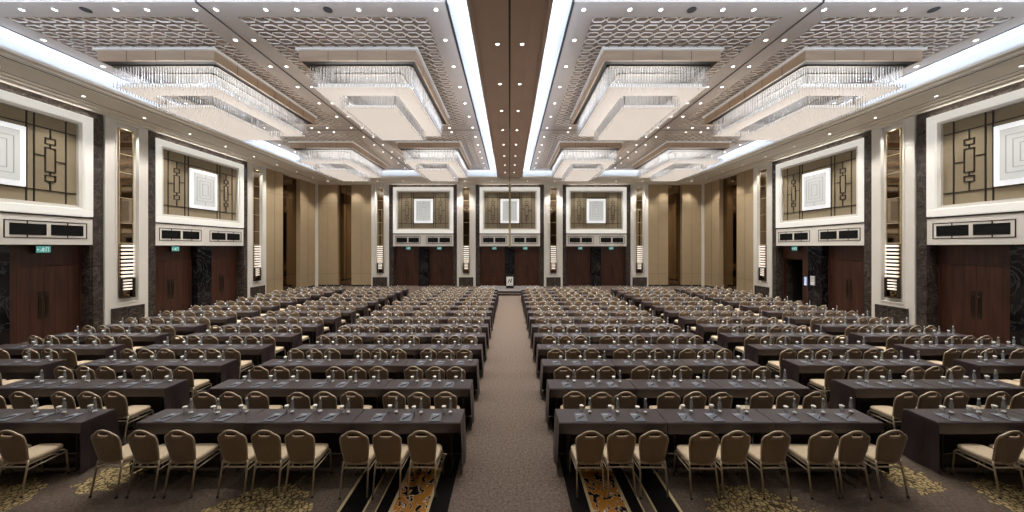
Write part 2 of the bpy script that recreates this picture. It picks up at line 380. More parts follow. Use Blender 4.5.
# ------------------------------------------------------------------ chandeliers
def strands(m, x0, x1, y0, y1, z0, z1, step, rows):
    for k in range(rows):
        e = k * 0.09; a0, a1, b0, b1 = x0 + e, x1 - e, y0 + e, y1 - e
        pts = []
        nx = int((a1 - a0) / step); ny = int((b1 - b0) / step)
        for i in range(nx + 1): pts += [(a0 + (a1 - a0) * i / nx, b0), (a0 + (a1 - a0) * i / nx, b1)]
        for j in range(1, ny): pts += [(a0, b0 + (b1 - b0) * j / ny), (a1, b0 + (b1 - b0) * j / ny)]
        for (px, py) in pts:
            px += random.uniform(-.01, .01); py += random.uniform(-.01, .01); zb = z0 + random.uniform(0, 0.03)
            prof = []; z = zb; prof.append((0.002, z)); z += 0.03
            while z < z1 - 0.05:
                prof += [(0.013, z), (0.005, z + 0.05)]; z += 0.1
            prof.append((0.004, z1))
            m.lathe(prof, 4, px, py)
def drops(m, x0, x1, y0, y1, z0, step, skip=None):
    m_ = m
    nx = int((x1 - x0) / step); ny = int((y1 - y0) / step)
    for i in range(nx):
        for j in range(ny):
            px = x0 + (i + .5) * (x1 - x0) / nx + random.uniform(-.02, .02); py = y0 + (j + .5) * (y1 - y0) / ny + random.uniform(-.02, .02)
            if skip and skip[0] < px < skip[1] and skip[2] < py < skip[3]: continue
            z = z0 + random.uniform(0, .03)
            m.lathe([(0.003, z), (0.016, z + 0.015), (0.003, z + 0.05)], 4, px, py)
CW, CLN = 3.22, 4.8
BULB = 340.0
def make_chandelier():
    r = empty('chandelier')
    zt, z1, z2 = 9.13, 8.44, 8.06                  # top of strands, underside of upper tier, underside of lower tier
    m = MB()                                        # bronze hanging frame
    for e in (0.0, 0.5):
        x, y = CW / 2 - e + 0.03, CLN / 2 - e + 0.03
        m.box(-x, x, -y, -y + 0.08, zt - 0.02, zt + 0.04).box(-x, x, y - 0.08, y, zt - 0.02, zt + 0.04).box(-x, -x + 0.08, -y, y, zt - 0.02, zt + 0.04).box(x - 0.08, x, -y, y, zt - 0.02, zt + 0.04)
    for sx in (-1, 1):
        for sy in (-1, 0, 1): m.tube([(sx * 1.2, sy * 1.8, zt), (sx * 1.2, sy * 1.8, 9.16)], 0.02)
    for sx in (-1, 1):
        for sy in (-1, 1): m.tube([(sx * 0.8, sy * 1.6, 8.25), (sx * 0.8, sy * 1.6, zt)], 0.012)
    m.build('frame', 'cframe', r)
    a, b = CW / 2, CLN / 2
    m = MB(); strands(m, -a, a, -b, b, z1 - .03, zt, 0.085, 2)
    drops(m, -a + 0.1, a - 0.1, -b + 0.1, b - 0.1, z1 - 0.01, 0.11, (-0.95, 0.95, -1.75, 1.75))
    tag(m.build('crystal_strands', 'crystal', r), kind='stuff')
    a2, b2 = 0.98, 1.8
    m = MB(); strands(m, -a2, a2, -b2, b2, z2 - .03, z1 + 0.1, 0.08, 2); drops(m, -a2 + .08, a2 - .08, -b2 + .08, b2 - .08, z2 - 0.01, 0.11)
    tag(m.build('crystal_strands', 'crystal', r), kind='stuff')
    m = MB(); m.box(-a + .05, a - .05, -b + .05, -1.78 + .02, z1 + .035, z1 + .05).box(-a + .05, a - .05, 1.78 - .02, b - .05, z1 + .035, z1 + .05).box(-a + .05, -.96, -1.78 + .02, 1.78 - .02, z1 + .035, z1 + .05).box(.96, a - .05, -1.78 + .02, 1.78 - .02, z1 + .035, z1 + .05).build('diffuser', 'chand', r)
    m = MB(); m.box(-a2 + .08, a2 - .08, -b2 + .08, b2 - .08, z2 + .035, z2 + .05).build('diffuser', 'chand', r)
    m = MB()                                        # light panels standing behind the strands
    for (aa, bb, zz, hh) in ((a - .14, b - .14, z1 + .05, .15), (a2 - .13, b2 - .13, z2 + .05, .09)):
        m.box(-aa, aa, -bb, -bb + .02, zz, zz + hh).box(-aa, aa, bb - .02, bb, zz, zz + hh).box(-aa, -aa + .02, -bb + .02, bb - .02, zz, zz + hh).box(aa - .02, aa, -bb + .02, bb - .02, zz, zz + hh)
    m.build('edge_light', 'core', r)
    lo = area('chandelier_uplight', (0, 0, z1 + .06), (PI, 0, 0), CW - .5, CLN - .5, BULB, (1.0, 0.95, 0.88)); lo.parent = r
    return r
PLX, PLY = 3.62, 5.35
chandelier = make_chandelier()
cent = []
for (a, c, y0, y1, sg, i, j) in HEX:
    cx, cy = sg * ((TX0 + GX) / 2 if i == 1 else (GX + TX1) / 2), ((TY0 + GY) / 2 + 0.12 if j == 1 else (GY + TY1) / 2 + 0.1)
    cent.append((cx, cy, sg, i, j))
    m = hexfield(a, c, y0, y1, cx - PLX / 2 - .05, cx + PLX / 2 + .05, cy - PLY / 2 - .05, cy + PLY / 2 + .05)
    trim(m, 'lattice')
    # dropped wood veneer canopy box with pale trim
    m = MB(); m.box(cx - PLX / 2, cx + PLX / 2, cy - PLY / 2, cy + PLY / 2, 9.15, ZU + 0.05, 0)
    x0_, x1_, y0_, y1_ = cx - PLX / 2 - .07, cx + PLX / 2 + .07, cy - PLY / 2 - .07, cy + PLY / 2 + .07
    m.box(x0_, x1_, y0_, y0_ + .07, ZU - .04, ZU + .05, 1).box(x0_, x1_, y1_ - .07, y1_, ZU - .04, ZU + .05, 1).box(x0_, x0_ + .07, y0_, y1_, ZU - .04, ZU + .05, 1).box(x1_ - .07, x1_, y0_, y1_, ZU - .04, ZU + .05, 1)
    for k in range(1, 4):                           # panel joints
        xx = cx - PLX / 2 + PLX * k / 4; m.box(xx - .006, xx + .006, cy - PLY / 2 - .004, cy + PLY / 2 + .004, 9.147, ZU, 2)
    for k in range(1, 6):
        yy = cy - PLY / 2 + PLY * k / 6; m.box(cx - PLX / 2 - .004, cx + PLX / 2 + .004, yy - .006, yy + .006, 9.147, ZU, 2)
    m.box(cx - PLX / 2 + .05, cx + PLX / 2 - .05, cy - PLY / 2 + .05, cy + PLY / 2 - .05, 9.1455, 9.15, 3)
    trim(m, ['plinth', 'paletrim', 'cframe', 'dark'])
for k, (cx, cy, sg, i, j) in enumerate(cent):
    lab = 'two tiered crystal chandelier, %s pair, %s half of the ceiling, %s' % ('near' if j == 1 else 'far', 'left' if sg < 0 else 'right', 'beside the centre beam' if i == 1 else 'beside the side wall')
    o = chandelier if k == 0 else dup(chandelier, label=lab)
    o.location = (cx, cy, 0); tag(o, lab, 'chandelier', 'crystal chandeliers')

# cove lighting: hidden strips
cool = (0.70, 0.83, 1.0)
CP = 8.0                                        # watts per metre of strip
ZL = ZC + 0.16
for sg in (-1, 1):
    ly = SY - TY0 + 0.8
    area('cove_strip', (sg * 0.93, (TY0 + SY) / 2 - .3, ZL), (0, PI + sg * math.radians(35), 0), 0.06, ly, CP * 1.1 * ly, cool)
    area('cove_strip', (sg * (SX + 0.26), (TY0 + SY) / 2 - .3, ZL), (0, PI - sg * math.radians(30), 0), 0.06, ly, CP * 1.1 * ly, cool)
    area('cove_strip', (sg * (GX + .05), SY + 0.24, ZL), (PI + math.radians(25), 0, 0), SX - 1.1, 0.06, CP * (SX - 1.1), cool)
    area('cove_strip', (sg * (GX + .05), NY - 0.1, ZL), (PI - math.radians(50), 0, 0), SX - 1.1, 0.06, CP * 1.6 * (SX - 1.1), cool)

# ------------------------------------------------------------------ downlights
def spot(parent, power, col, angle, blend=0.6):
    key = (power, angle)
    if key not in SPOTS:
        d = bpy.data.lights.new('downlight_or_fill', 'SPOT'); d.energy = power; d.color = col; d.spot_size = math.radians(angle); d.spot_blend = blend; d.shadow_soft_size = 0.05
        SPOTS[key] = d
    o = bpy.data.objects.new('downlight_or_fill', SPOTS[key]); COL.objects.link(o); o.parent = parent; o.location = (0, 0, -0.02)
    return o
SPOTS = {}
def make_downlight(lens):
    r = MB(); r.rings([[(R * math.cos(2 * PI * k / 14), R * math.sin(2 * PI * k / 14), z) for k in range(14)] for R, z in ((0.046, 0.0), (0.048, -0.012), (0.07, -0.012), (0.072, 0.0))], False, False)
    e = r.build('downlight', 'ring', smooth=True)
    MB().lathe([(0.0471, 0.0), (0.0471, -0.006), (0.04, -0.008)], 14).build('lens', lens, e)
    return e
dl_w = make_downlight('lens'); dl_used = [False]
DLP = 250.0
def downlight(x, y, z, label, power=None, angle=95):
    o = dl_w if not dl_used[0] else dup(dl_w)
    dl_used[0] = True; o.location = (x, y, z); tag(o, label, 'downlight', 'recessed ceiling downlights')
    spots_todo.append((o, DLP if power is None else power, angle))
spots_todo = []
warm = (1.0, 0.935, 0.85)
yrow = [8.6] + [9.86 + 1.44 * k for k in range(12)]
for sg, side in ((-1, 'left'), (1, 'right')):
    for k, y in enumerate([y for y in yrow if abs(y - GY) > 0.2]):
        downlight(sg * 1.91, y, ZU, '%s downlight from the near end in the row just %s of the centre beam' % (ORD[k], side))
        if k > 0: downlight(sg * 13.8, y, ZU, '%s downlight from the near end in the row along the %s cove' % (ORD[k], side))
        for nm, xx in (('inner', GX - 0.27), ('outer', GX + 0.27)):
            downlight(sg * xx, y, ZU, '%s downlight from near end, %s row, %s lengthwise ceiling joint' % (ORD[k], nm, side))
    for k, x in enumerate((3.1, 3.9, 5.5, 6.3, 9.37, 10.17, 11.75, 12.6)):
        downlight(sg * x, 8.6, ZU, '%s downlight from the centre in the nearest cross row, %s ceiling tray' % (ORD[k], side))
        for nm, yy in (('nearer', GY - 0.32), ('farther', GY + 0.32)):
            downlight(sg * x, yy, ZU, '%s downlight from the centre, %s middle cross row, %s ceiling tray' % (ORD[k], nm, side))
    for k in range(10):
        downlight(sg * 15.75, 8.2 + 2.05 * k, ZC - .03, '%s downlight from the near end in the soffit over the %s wall' % (ORD[k], side), 420, 95)
    for k in range(8):
        downlight(sg * 0.34, 9.2 + 2.25 * k, ZC, '%s downlight from the near end in the centre beam, %s of its track' % (ORD[k], side))
for k, x in enumerate((-15.4, -13.3, -11.2, -9.0, -6.0, -3.8, -1.5, 1.5, 3.8, 6.0, 9.0, 11.2, 13.3, 15.4)):
    downlight(x, YE - 0.62, ZC, '%s downlight from the left in the soffit over the far wall' % ORD[k], 750 if k in (2, 5, 8, 11) else 300, 80)
for o, p, a in spots_todo: spot(o, p, warm, a)
for x in (-12, -8, -4, 0, 4, 8, 12):              # added fill spots without fixtures, unseen over and behind the camera
    for y in (-4.0, -0.5, 3.0, 6.0):
        o = spot(None, 85, warm, 110); o.location = (x, y, ZC - .02)
KIDS.clear()
# ceiling speakers between the downlights
sp = MB().lathe([(0.0, 0.0), (0.11, 0.0), (0.115, -0.012), (0.09, -0.016), (0.02, -0.012)], 14).build('ceiling_speaker', 'groove')
first = True
for sg, side in ((-1, 'left'), (1, 'right')):
    for x, y, w_ in ((4.7, 8.6, 'beside the near inner chandelier'), (10.95, 8.6, 'beside the near outer chandelier')):
        o = sp if first else dup(sp); first = False
        o.location = (sg * x, y, ZU); tag(o, 'small dark round ceiling speaker %s on the %s' % (w_, side), 'speaker', 'ceiling speakers')

# ------------------------------------------------------------------ wall bays
def place(kind, c):
    """origin and rotation of a wall unit: local x runs right along the wall, local y goes into it"""
    if kind == 'far': return (c, YE, 0), 0.0
    if kind == 'left': return (-XW, c, 0), PI / 2
    return (XW, c, 0), -PI / 2
bays = [('left', 18.40), ('left', 10.80), ('left', 3.3), ('right', 18.40), ('right', 10.80), ('right', 3.3), ('far', -7.5), ('far', 0.0), ('far', 7.5)]
bay_words = {('left', 18.40): 'far bay of the left wall', ('left', 10.80): 'near bay of the left wall', ('left', 3.3): 'bay of the left wall beside the camera',
             ('right', 18.40): 'far bay of the right wall', ('right', 10.80): 'near bay of the right wall', ('right', 3.3): 'bay of the right wall beside the camera',
             ('far', -7.5): 'left bay of the far wall', ('far', 0.0): 'middle bay of the far wall', ('far', 7.5): 'right bay of the far wall'}
def surround():
    m = MB()
    m.box(-2.95, -2.62, 0.04, WD, 0, 8.86).box(2.62, 2.95, 0.04, WD, 0, 8.86).box(-2.62, 2.62, 0.04, WD, 8.56, 8.86)
    m.box(-2.62, -2.57, 0.10, WD, 0, 3.42).box(2.57, 2.62, 0.10, WD, 0, 3.42)
    return m
def header():
    m = MB(); m.box(-2.62, 2.62, 0.06, WD, 3.46, 4.53, 0)
    for s in (-1, 1):
        a, c = sorted((s * 0.25, s * 2.44)); m.frame(a, c, 3.69, 4.31, 0.03, 0.05, 0.06, 1)
        for u in (0.8, 1.86): m.box(s * u - .015, s * u + .015, 0.05, 0.06, 4.20, 4.28, 1).box(s * u - .015, s * u + .015, 0.05, 0.06, 3.72, 3.80, 1)
    m.box(-2.62, 2.62, 0.045, 0.06, 4.50, 4.53, 1)
    return m
def vent_mb(w2):
    m = MB(); m.frame(-w2, w2, -0.2, 0.2, 0.02, -0.012, 0.0)
    m.box(-w2 + .02, w2 - .02, -0.001, 0.0, -0.18, 0.18)
    for k in range(7):
        z = -0.155 + k * 0.0517; m.rings([[(-w2 + .02, -.010, z - .012), (-w2 + .02, -.002, z + .010), (-w2 + .02, -.002, z + .013), (-w2 + .02, -.010, z - .009)], [(w2 - .02, -.010, z - .012), (w2 - .02, -.002, z + .010), (w2 - .02, -.002, z + .013), (w2 - .02, -.010, z - .009)]])
    return m
def lattice_mb():
    m = MB(); y0, y1, t = 0.165, 0.19, 0.017
    zb, zt = 4.99, 8.16
    def vl(u, z0, z1): m.box(u - t, u + t, y0, y1, z0, z1)
    def hl(z, u0, u1): m.box(min(u0, u1), max(u0, u1), y0 + .001, y1, z - t, z + t)
    for s in (-1, 1):
        for u in (1.90, 1.05, 0.86): vl(s * u, zb, zt)
        hl(zb + 0.45, s * 0.86, s * 2.2); hl(zt - 0.45, s * 0.86, s * 2.2)
        c = 1.47; zm = (zb + zt) / 2
        m.frame(s * c - .15, s * c + .15, zm - .45, zm + .45, .034, y0 - .001, y1)
        for q in (-1, 1): m.frame(s * c - .15, s * c + .15, zm + q * .68 - .12, zm + q * .68 + .12, .034, y0 - .001, y1)
        vl(s * c, zb + .45, zm - .80); vl(s * c, zm + .80, zt - .45); vl(s * c, zm - .56, zm - .45); vl(s * c, zm + .45, zm + .56)
        hl(zm + .12, s * 1.05, s * (c - .15)); hl(zm - .02, s * (c + .15), s * 1.90)
    hl(zb + .45, -.86, .86); hl(zt - .45, -.86, .86)
    return m
def make_panel():
    r = empty('wall_panel')
    m = MB(); m.frame(-2.62, 2.62, 4.58, 8.57, 0.29, 0.02, 0.3)
    m.build('light_frame', 'frame_glow', r, bevel=0.015)
    m = MB(); m.frame(-2.33, 2.33, 4.87, 8.28, 0.12, 0.09, 0.3); m.build('inner_frame', 'white', r)
    MB().box(-2.22, 2.22, 0.19, 0.32, 4.98, 8.17).build('fabric_panel', 'tan', r)
    lattice_mb().build('lattice', 'line', r)
    hz = MB().box(-.81, .81, 0.12, 0.19, 5.48, 7.56).build('light_panel', 'halo', r)
    m = MB(); m.box(-.64, .64, 0.07, 0.11, 5.65, 7.39, 0)
    for e in (0.0, 0.16, 0.32): m.frame(-.5 + e, .5 - e, 5.88 + e, 7.16 - e, .02, 0.06, 0.07, 1)
    m.box(-.01, .01, 0.06, 0.07, 7.16, 7.39, 1).box(-.01, .01, 0.06, 0.07, 5.65, 5.88, 1)
    m.build('relief_panel', ['art', 'artline'], r)
    return r
def door_mb(u0, u1):
    m = MB(); g = 0.006; c = (u0 + u1) / 2
    m.box(u0, u1, 0.46, 0.59, 2.68, 3.455)                                   # fixed panel over the leaves
    m.box(u0, u0 + .07, 0.44, 0.59, 0, 2.68).box(u1 - .07, u1, 0.44, 0.59, 0, 2.68)
    return m
def leaf_mb(u0, u1):
    m = MB(); m.box(u0, u1, 0.47, 0.53, 0.01, 2.672)
    for k in (1, 2):
        u = u0 + (u1 - u0) * k / 3; m.box(u - .006, u + .006, 0.468, 0.472, 0.01, 2.672, 1)
    return m
def handle_mb(u):
    m = MB(); m.box(u - .05, u + .05, 0.455, 0.47, 0.75, 1.75); m.tube([(u, 0.455, .95), (u, 0.41, .98), (u, 0.41, 1.52), (u, 0.455, 1.55)], 0.014, 8)
    return m
panel0 = None; vents = {}
exit_sign0 = None
def make_exit():
    e = empty('exit_sign')
    MB().box(-.20, .20, -.035, .035, 0, .26).build('housing', 'dark', e, bevel=0.006)
    m = MB(); m.box(-.188, .188, -.039, -.0345, .014, .246, 0)
    # running figure leaving through a doorway, and an arrow
    y0, y1 = -.042, -.0385
    m.box(.06, .07, y0, y1, .04, .2, 1).box(.13, .14, y0, y1, .04, .2, 1).box(.06, .14, y0, y1, .19, .2, 1)
    m.lathe([(0.0, 0), (.015, 0), (.015, .002), (0, .002)], 8, 0.0, 0, 0, 1) if False else None
    m.box(-.015, .012, y0, y1, .165, .19, 1)
    def seg(a, b, t):
        (x0, z0), (x1, z1) = a, b; d = Vector((x1 - x0, 0, z1 - z0)).normalized(); n = Vector((-d.z, 0, d.x)) * t
        P = [(x0 + n.x, z0 + n.z), (x1 + n.x, z1 + n.z), (x1 - n.x, z1 - n.z), (x0 - n.x, z0 - n.z)]
        m.rings([[(x, y1, z) for x, z in P], [(x, y0, z) for x, z in P]], mi=1)
    seg((-.005, .16), (-.03, .105), .012); seg((-.03, .11), (.01, .08), .007); seg((.01, .08), (0, .045), .006); seg((-.03, .11), (-.055, .075), .007); seg((-.055, .075), (-.085, .07), .006)
    seg((-.005, .155), (.035, .125), .005); seg((-.005, .155), (-.05, .14), .005)
    seg((-.17, .12), (-.11, .12), .007); seg((-.17, .12), (-.145, .145), .007); seg((-.17, .12), (-.145, .095), .007)
    m.build('face', ['exit', 'exitw'], e)
    m = MB(); m.tube([(-.13, 0, .26), (-.13, 0, .30)], .008); m.tube([(.13, 0, .26), (.13, 0, .30)], .008); m.box(-.14, .14, -.012, .012, .29, .302); m.build('bracket', 'dark', e)
    return e
def world(kind, c, u, y, z):
    (ox, oy, _), rz = place(kind, c)
    return (ox + u * math.cos(rz) - y * math.sin(rz), oy + u * math.sin(rz) + y * math.cos(rz), z)
mesh_cache = {}
def sstruct(key, fn, mats, kind, c, bevel=0):
    loc, rz = place(kind, c); trim_n[0] += 1; nm = 'trim_%d' % trim_n[0]
    if key not in mesh_cache:
        o = fn().build(nm, mats, bevel=bevel); mesh_cache[key] = o.data
    else:
        o = bpy.data.objects.new(nm, mesh_cache[key]); COL.objects.link(o)
    o.location = loc; o.rotation_euler = (0, 0, rz); return struct(o)
for (kind, c) in bays:
    wd = bay_words[(kind, c)]; loc, rz = place(kind, c)
    if c == 3.3:                                     # beside the camera, out of the photograph: only the plain bay
        sstruct('surround', surround, 'marble', kind, c); sstruct('header', header, ['white', 'line'], kind, c)
        sstruct('blank', lambda: MB().box(-2.62, 2.62, 0.15, WD, 4.42, 8.56), 'tan', kind, c)
        continue
    sstruct('surround', surround, 'marble', kind, c)
    sstruct('header', header, ['white', 'line'], kind, c)
    if panel0 is None: panel0 = make_panel(); p = panel0
    else: p = dup(panel0)
    p.location = loc; p.rotation_euler = (0, 0, rz)
    ll = area('frame_light', world(kind, c, 0, -0.03, 8.60), (PI - math.radians(25), 0, rz), 5.0, .05, 8, (1.0, .96, .88))
    tag(p, 'tan lattice wall panel in a glowing white frame, %s' % wd, 'wall panel', 'backlit wall panels')
    for q, (u, w2, pos) in enumerate(((-1.86, .46, 'first'), (-.83, .45, 'second'), (.83, .45, 'third'), (1.86, .46, 'fourth'))):
        if kind == 'left' and c < 12 and u < 0: continue
        if kind == 'right' and c < 12 and u > 0: continue
        if w2 not in vents: vents[w2] = vent_mb(w2).build('air_vent', 'grille'); v = vents[w2]
        else: v = dup(vents[w2])
        v.location = world(kind, c, u, 0.06, 4.0); v.rotation_euler = (0, 0, rz)
        tag(v, 'black air vent, %s from left over the doors, %s' % (pos, wd), 'air vent', 'air vents over the doors')
    # doors
    for q, (u0, u1) in enumerate(((-2.57, -0.42), (0.42, 2.57))):
        door_n[0] += 1; open_ = (kind == 'right' and c > 12 and q == 0)
        d = struct(door_mb(u0, u1).build('door_%d' % door_n[0], 'door')); d.location = loc; d.rotation_euler = (0, 0, rz)
        cu = (u0 + u1) / 2
        if open_:
            MB().box(-1.19, u1 - .075, 0.47, 0.53, 0.01, 2.672).build('door_leaf', 'door', d)
            continue
        for l0, l1, hu in ((u0 + .075, cu - .004, cu - .09), (cu + .004, u1 - .075, cu + .09)):
            lf = leaf_mb(l0, l1).build('door_leaf', ['door', 'line'], d); handle_mb(hu).build('handle', 'line', lf)
    sstruct('pier', lambda: MB().box(-.42, .42, 0.10, WD, 0, 3.455), 'black_marble', kind, c)
    # lit exit signs under the header
    for u, tx in {'far': ((-1.35, 'left'), (1.35, 'right')), 'left': ((-1.45, 'left'),), 'right': ((-1.5, 'left'),)}[kind]:
        if kind == 'right' and c < 12: continue
        uu = -1.45 if kind == 'left' and c > 12 else (1.35 if kind == 'left' else u)
        if exit_sign0 is None: exit_sign0 = make_exit(); e = exit_sign0
        else: e = dup(exit_sign0)
        e.location = world(kind, c, uu, 0.30, 3.16); e.rotation_euler = (0, 0, rz)
        tag(e, 'green lit exit sign over the %s doors, %s' % (tx if kind == 'far' else 'dark wooden', wd), 'exit sign', 'exit signs')
# signs beside the open doorway
for u, w2, z0, z1, mt, lab, nm in ((-.95, .09, 1.15, 1.65, 'bluesign', 'small blue lit notice screen beside the open doorway, right wall', 'notice_screen'), (-.12, .14, 1.25, 1.78, 'sign', 'small white paper notice on the black marble pier, right wall', 'notice')):
    m = MB(); m.box(-w2, w2, -.02, 0, z0, z1, 0); m.frame(-w2, w2, z0, z1, .012, -.026, -.02, 1)
    for k in range(4): m.box(-w2 * .7, w2 * (.7 if k % 2 else .3), -.022, -.02, z1 - .1 - k * .07, z1 - .085 - k * .07, 1)
    o = m.build(nm, [mt, 'dark']); o.location = world('right', 18.4, u, 0.10 if u > -.4 else 0.44, 0); o.rotation_euler = (0, 0, -PI / 2)
    tag(o, lab, 'sign')

# pilasters with mirror niche, plinth and lit sconce
def pil_mb(hw):
    m = MB(); n = 0.42
    m.box(-hw, -n, 0, WD, 0, 8.86).box(n, hw, 0, WD, 0, 8.86).box(-n, n, 0, WD, 8.72, 8.86).box(-n, n, 0, WD, 0, 0.98)
    m.box(-n, n, 0.12, WD, 0.98, 8.72)
    m.frame(-n - .05, n + .05, 0.93, 8.77, .05, -.02, 0)
    return m
def make_sconce():
    r = empty('wall_sconce')
    MB().box(-.26, .26, 0.06, 0.12, 1.15, 3.52).build('back_plate', 'mirror', r)
    for k in range(9):
        z = 3.42 - k * 0.165
        m = MB(); m.box(-.22, .22, -.07, .05, z - .042, z + .042); m.build('glass_bar', 'bar', r, bevel=.012)
    for k in range(4):
        z = 1.92 - k * 0.13
        m = MB(); m.box(-.16, .16, -.03, .05, z - .03, z + .03); m.build('glass_bar', 'bar', r, bevel=.01)
    m = MB(); m.frame(-.26, .26, 1.15, 2.02, .035, -.05, .06); m.build('lamp_box', 'cframe', r)
    return r
sconce0 = None; mirror0 = None
pils = [('left', 22.1, .8, 'farther pilaster of the left wall'), ('left', 14.6, .82, 'nearer pilaster of the left wall'), ('left', 7.05, .8, None), ('right', 22.1, .8, 'farther pilaster of the right wall'), ('right', 14.6, .82, 'nearer pilaster of the right wall'), ('right', 7.05, .8, None),
        ('far', -11.22, .76, 'outer left pilaster of the far wall'), ('far', -3.77, .8, 'inner left pilaster of the far wall'), ('far', 3.77, .8, 'inner right pilaster of the far wall'), ('far', 11.22, .76, 'outer right pilaster of the far wall')]
for kind, c, hw, wd in pils:
    loc, rz = place(kind, c)
    sstruct('pil%.2f' % hw, lambda: pil_mb(hw), 'white', kind, c)
    sstruct('plinth', lambda: MB().box(-.62, .62, -.07, 0.0, 0, .78).box(-.58, .58, -.085, -.07, .04, .74), 'marble', kind, c)
    if wd is None: continue
    if sconce0 is None: sconce0 = make_sconce(); s = sconce0
    else: s = dup(sconce0)
    s.location = loc; s.rotation_euler = (0, 0, rz); tag(s, 'stacked glass bar wall sconce glowing on the %s' % wd, 'wall lamp', 'glass bar wall sconces')
    if mirror0 is None:
        mm = MB(); mm.box(-.25, .25, .07, .12, 3.54, 8.5, 0); mm.frame(-.28, .28, 3.53, 8.52, .03, .05, .12, 1)
        for z in (4.4, 5.5, 6.6, 7.4): mm.box(-.25, .25, .064, .07, z, z + .03, 1)
        mirror0 = mm.build('mirror_strip', ['mirror', 'brass']); s = mirror0
    else: s = dup(mirror0)
    s.location = loc; s.rotation_euler = (0, 0, rz); tag(s, 'narrow bronze mirror strip above the sconce on the %s' % wd, 'mirror', 'narrow pilaster mirrors')
    # small lamp in the head of the niche
    d = bpy.data.lights.new('niche_lamp', 'SPOT'); d.energy = 130; d.color = (1, .95, .87); d.spot_size = 1.6; d.spot_blend = .8; d.shadow_soft_size = .05
    lo = bpy.data.objects.new('niche_lamp', d); COL.objects.link(lo); lo.location = world(kind, c, 0, -.10, 8.75); lo.rotation_euler = (0, 0, 0)
# beige partition leaves and bronze mirrors in the far corners
def part_mb(u0, u1):
    m = MB(); m.box(u0, u1, 0.05, WD, 0.12, 8.86, 0); m.box(u0, u1, 0.04, 0.05, 1.08, 1.09, 1); m.box(u0, u1, 0.04, 0.05, 7.2, 7.21, 1)
    m.box((u0 + u1) / 2 - .004, (u0 + u1) / 2 + .004, 0.04, 0.05, .12, 8.86, 1); m.box(u0, u1, 0.05, WD, 0, 0.12, 2)
    return m
for kind, sets in (('left', ((22.93, 24.66), (26.72, 28.74))), ('right', ((-24.66, -22.93), (-28.74, -26.72))), ('far', ((-16.6, -14.93), (-13.72, -12.0), (12.0, 13.72), (14.93, 16.6)))):
    for u0, u1 in sets:
        m = part_mb(u0, u1); o = trim(m, ['beige', 'line', 'dark']); l, rz = place(kind, 0.0); o.location = l; o.rotation_euler = (0, 0, rz)
for kind, u0, u1, lab in (('left', 24.66, 26.72, 'left wall'), ('right', -26.72, -24.66, 'right wall'), ('far', -14.93, -13.72, 'left corner of the far wall'), ('far', 13.72, 14.93, 'right corner of the far wall')):
    m = MB(); m.box(u0, u1, 0.38, WD, 0.12, 8.86, 0); m.box(u0, u1, 0.36, WD, 0, 0.12, 1)
    m.box(u0, u1, .372, .38, 1.08, 1.1, 1).box(u0, u1, .372, .38, 7.2, 7.22, 1); uc = u0 + (u1 - u0) * .5; m.box(uc - .012, uc + .012, .372, .38, .12, 8.86, 1)
    o = m.build('tall_mirror', ['mirror', 'line']); l, rz = place(kind, 0.0); o.location = l; o.rotation_euler = (0, 0, rz)
    tag(o, 'tall recessed bronze mirror between beige partition leaves, %s' % lab, 'mirror', 'tall bronze mirrors')
for sg in (-1, 1):
    a, c = sorted((sg * 16.6, sg * 16.9)); m = MB().box(a, c, YE - 0.06, YE + .2, 0, 8.86); trim(m, 'white')
m = MB()
# ------------------------------------------------------------------ stage and lectern
SY0, SY1, SZ = 23.5, 26.6, 0.29
m = MB(); m.box(-2.35, 2.35, SY0, SY1, SZ - .05, SZ, 0).box(-2.33, 2.33, SY0 + .02, SY1 - .02, 0, SZ - .05, 1)
m.box(-0.9, 0.9, SY0 - .35, SY0 + .01, 0, .15, 1)
tag(m.build('stage', ['stage', 'skirt'], bevel=0.008), 'low grey platform with dark skirting at the end of the centre aisle', 'stage')
lec = empty('lectern', (0.0, 24.9, SZ))
m = MB(); m.rings([[(-.3, -.02, 0), (.3, -.02, 0), (.3, .42, 0), (-.3, .42, 0)], [(-.3, -.02, .06), (.3, -.02, .06), (.3, .42, .06), (-.3, .42, .06)], [(-.27, .02, .07), (.27, .02, .07), (.27, .38, .07), (-.27, .38, .07)], [(-.29, 0, 1.0), (.29, 0, 1.0), (.29, .4, 1.0), (-.29, .4, 1.0)]])
m.build('body', 'dark', lec)
m = MB(); m.rings([[(-.34, -.04, 1.06), (.34, -.04, 1.06), (.34, .44, 1.0), (-.34, .44, 1.0)], [(-.34, -.04, 1.10), (.34, -.04, 1.10), (.34, .44, 1.04), (-.34, .44, 1.04)]]); m.build('reading_top', 'dark', lec)
m = MB(); m.box(-.25, .25, -.05, -.015, .22, .88, 0)
def blob(pts): m.rings([[(x, -.052, z) for x, z in pts], [(x, -.056, z) for x, z in pts]], mi=1)
blob([(-.14, .42), (-.10, .40), (-.03, .70), (-.08, .72)]); blob([(-.08, .72), (-.03, .70), (.09, .46), (.04, .44)]); blob([(.05, .44), (.10, .42), (.16, .74), (.11, .76)]); blob([(-.16, .34), (.16, .34), (.16, .32), (-.16, .32)])
m.build('sign_panel', ['sign', 'dark'], lec)
m = MB(); m.tube([(.06, .2, 1.04), (.06, .18, 1.25), (.06, .1, 1.38)], .009); m.lathe([(.0, 0), (.022, .01), (.022, .06), (0, .08)], 8, .06, .1, 1.36); m.build('microphone', 'steel', lec)
tag(lec, 'black lectern with a white emblem panel standing on the low stage', 'lectern')

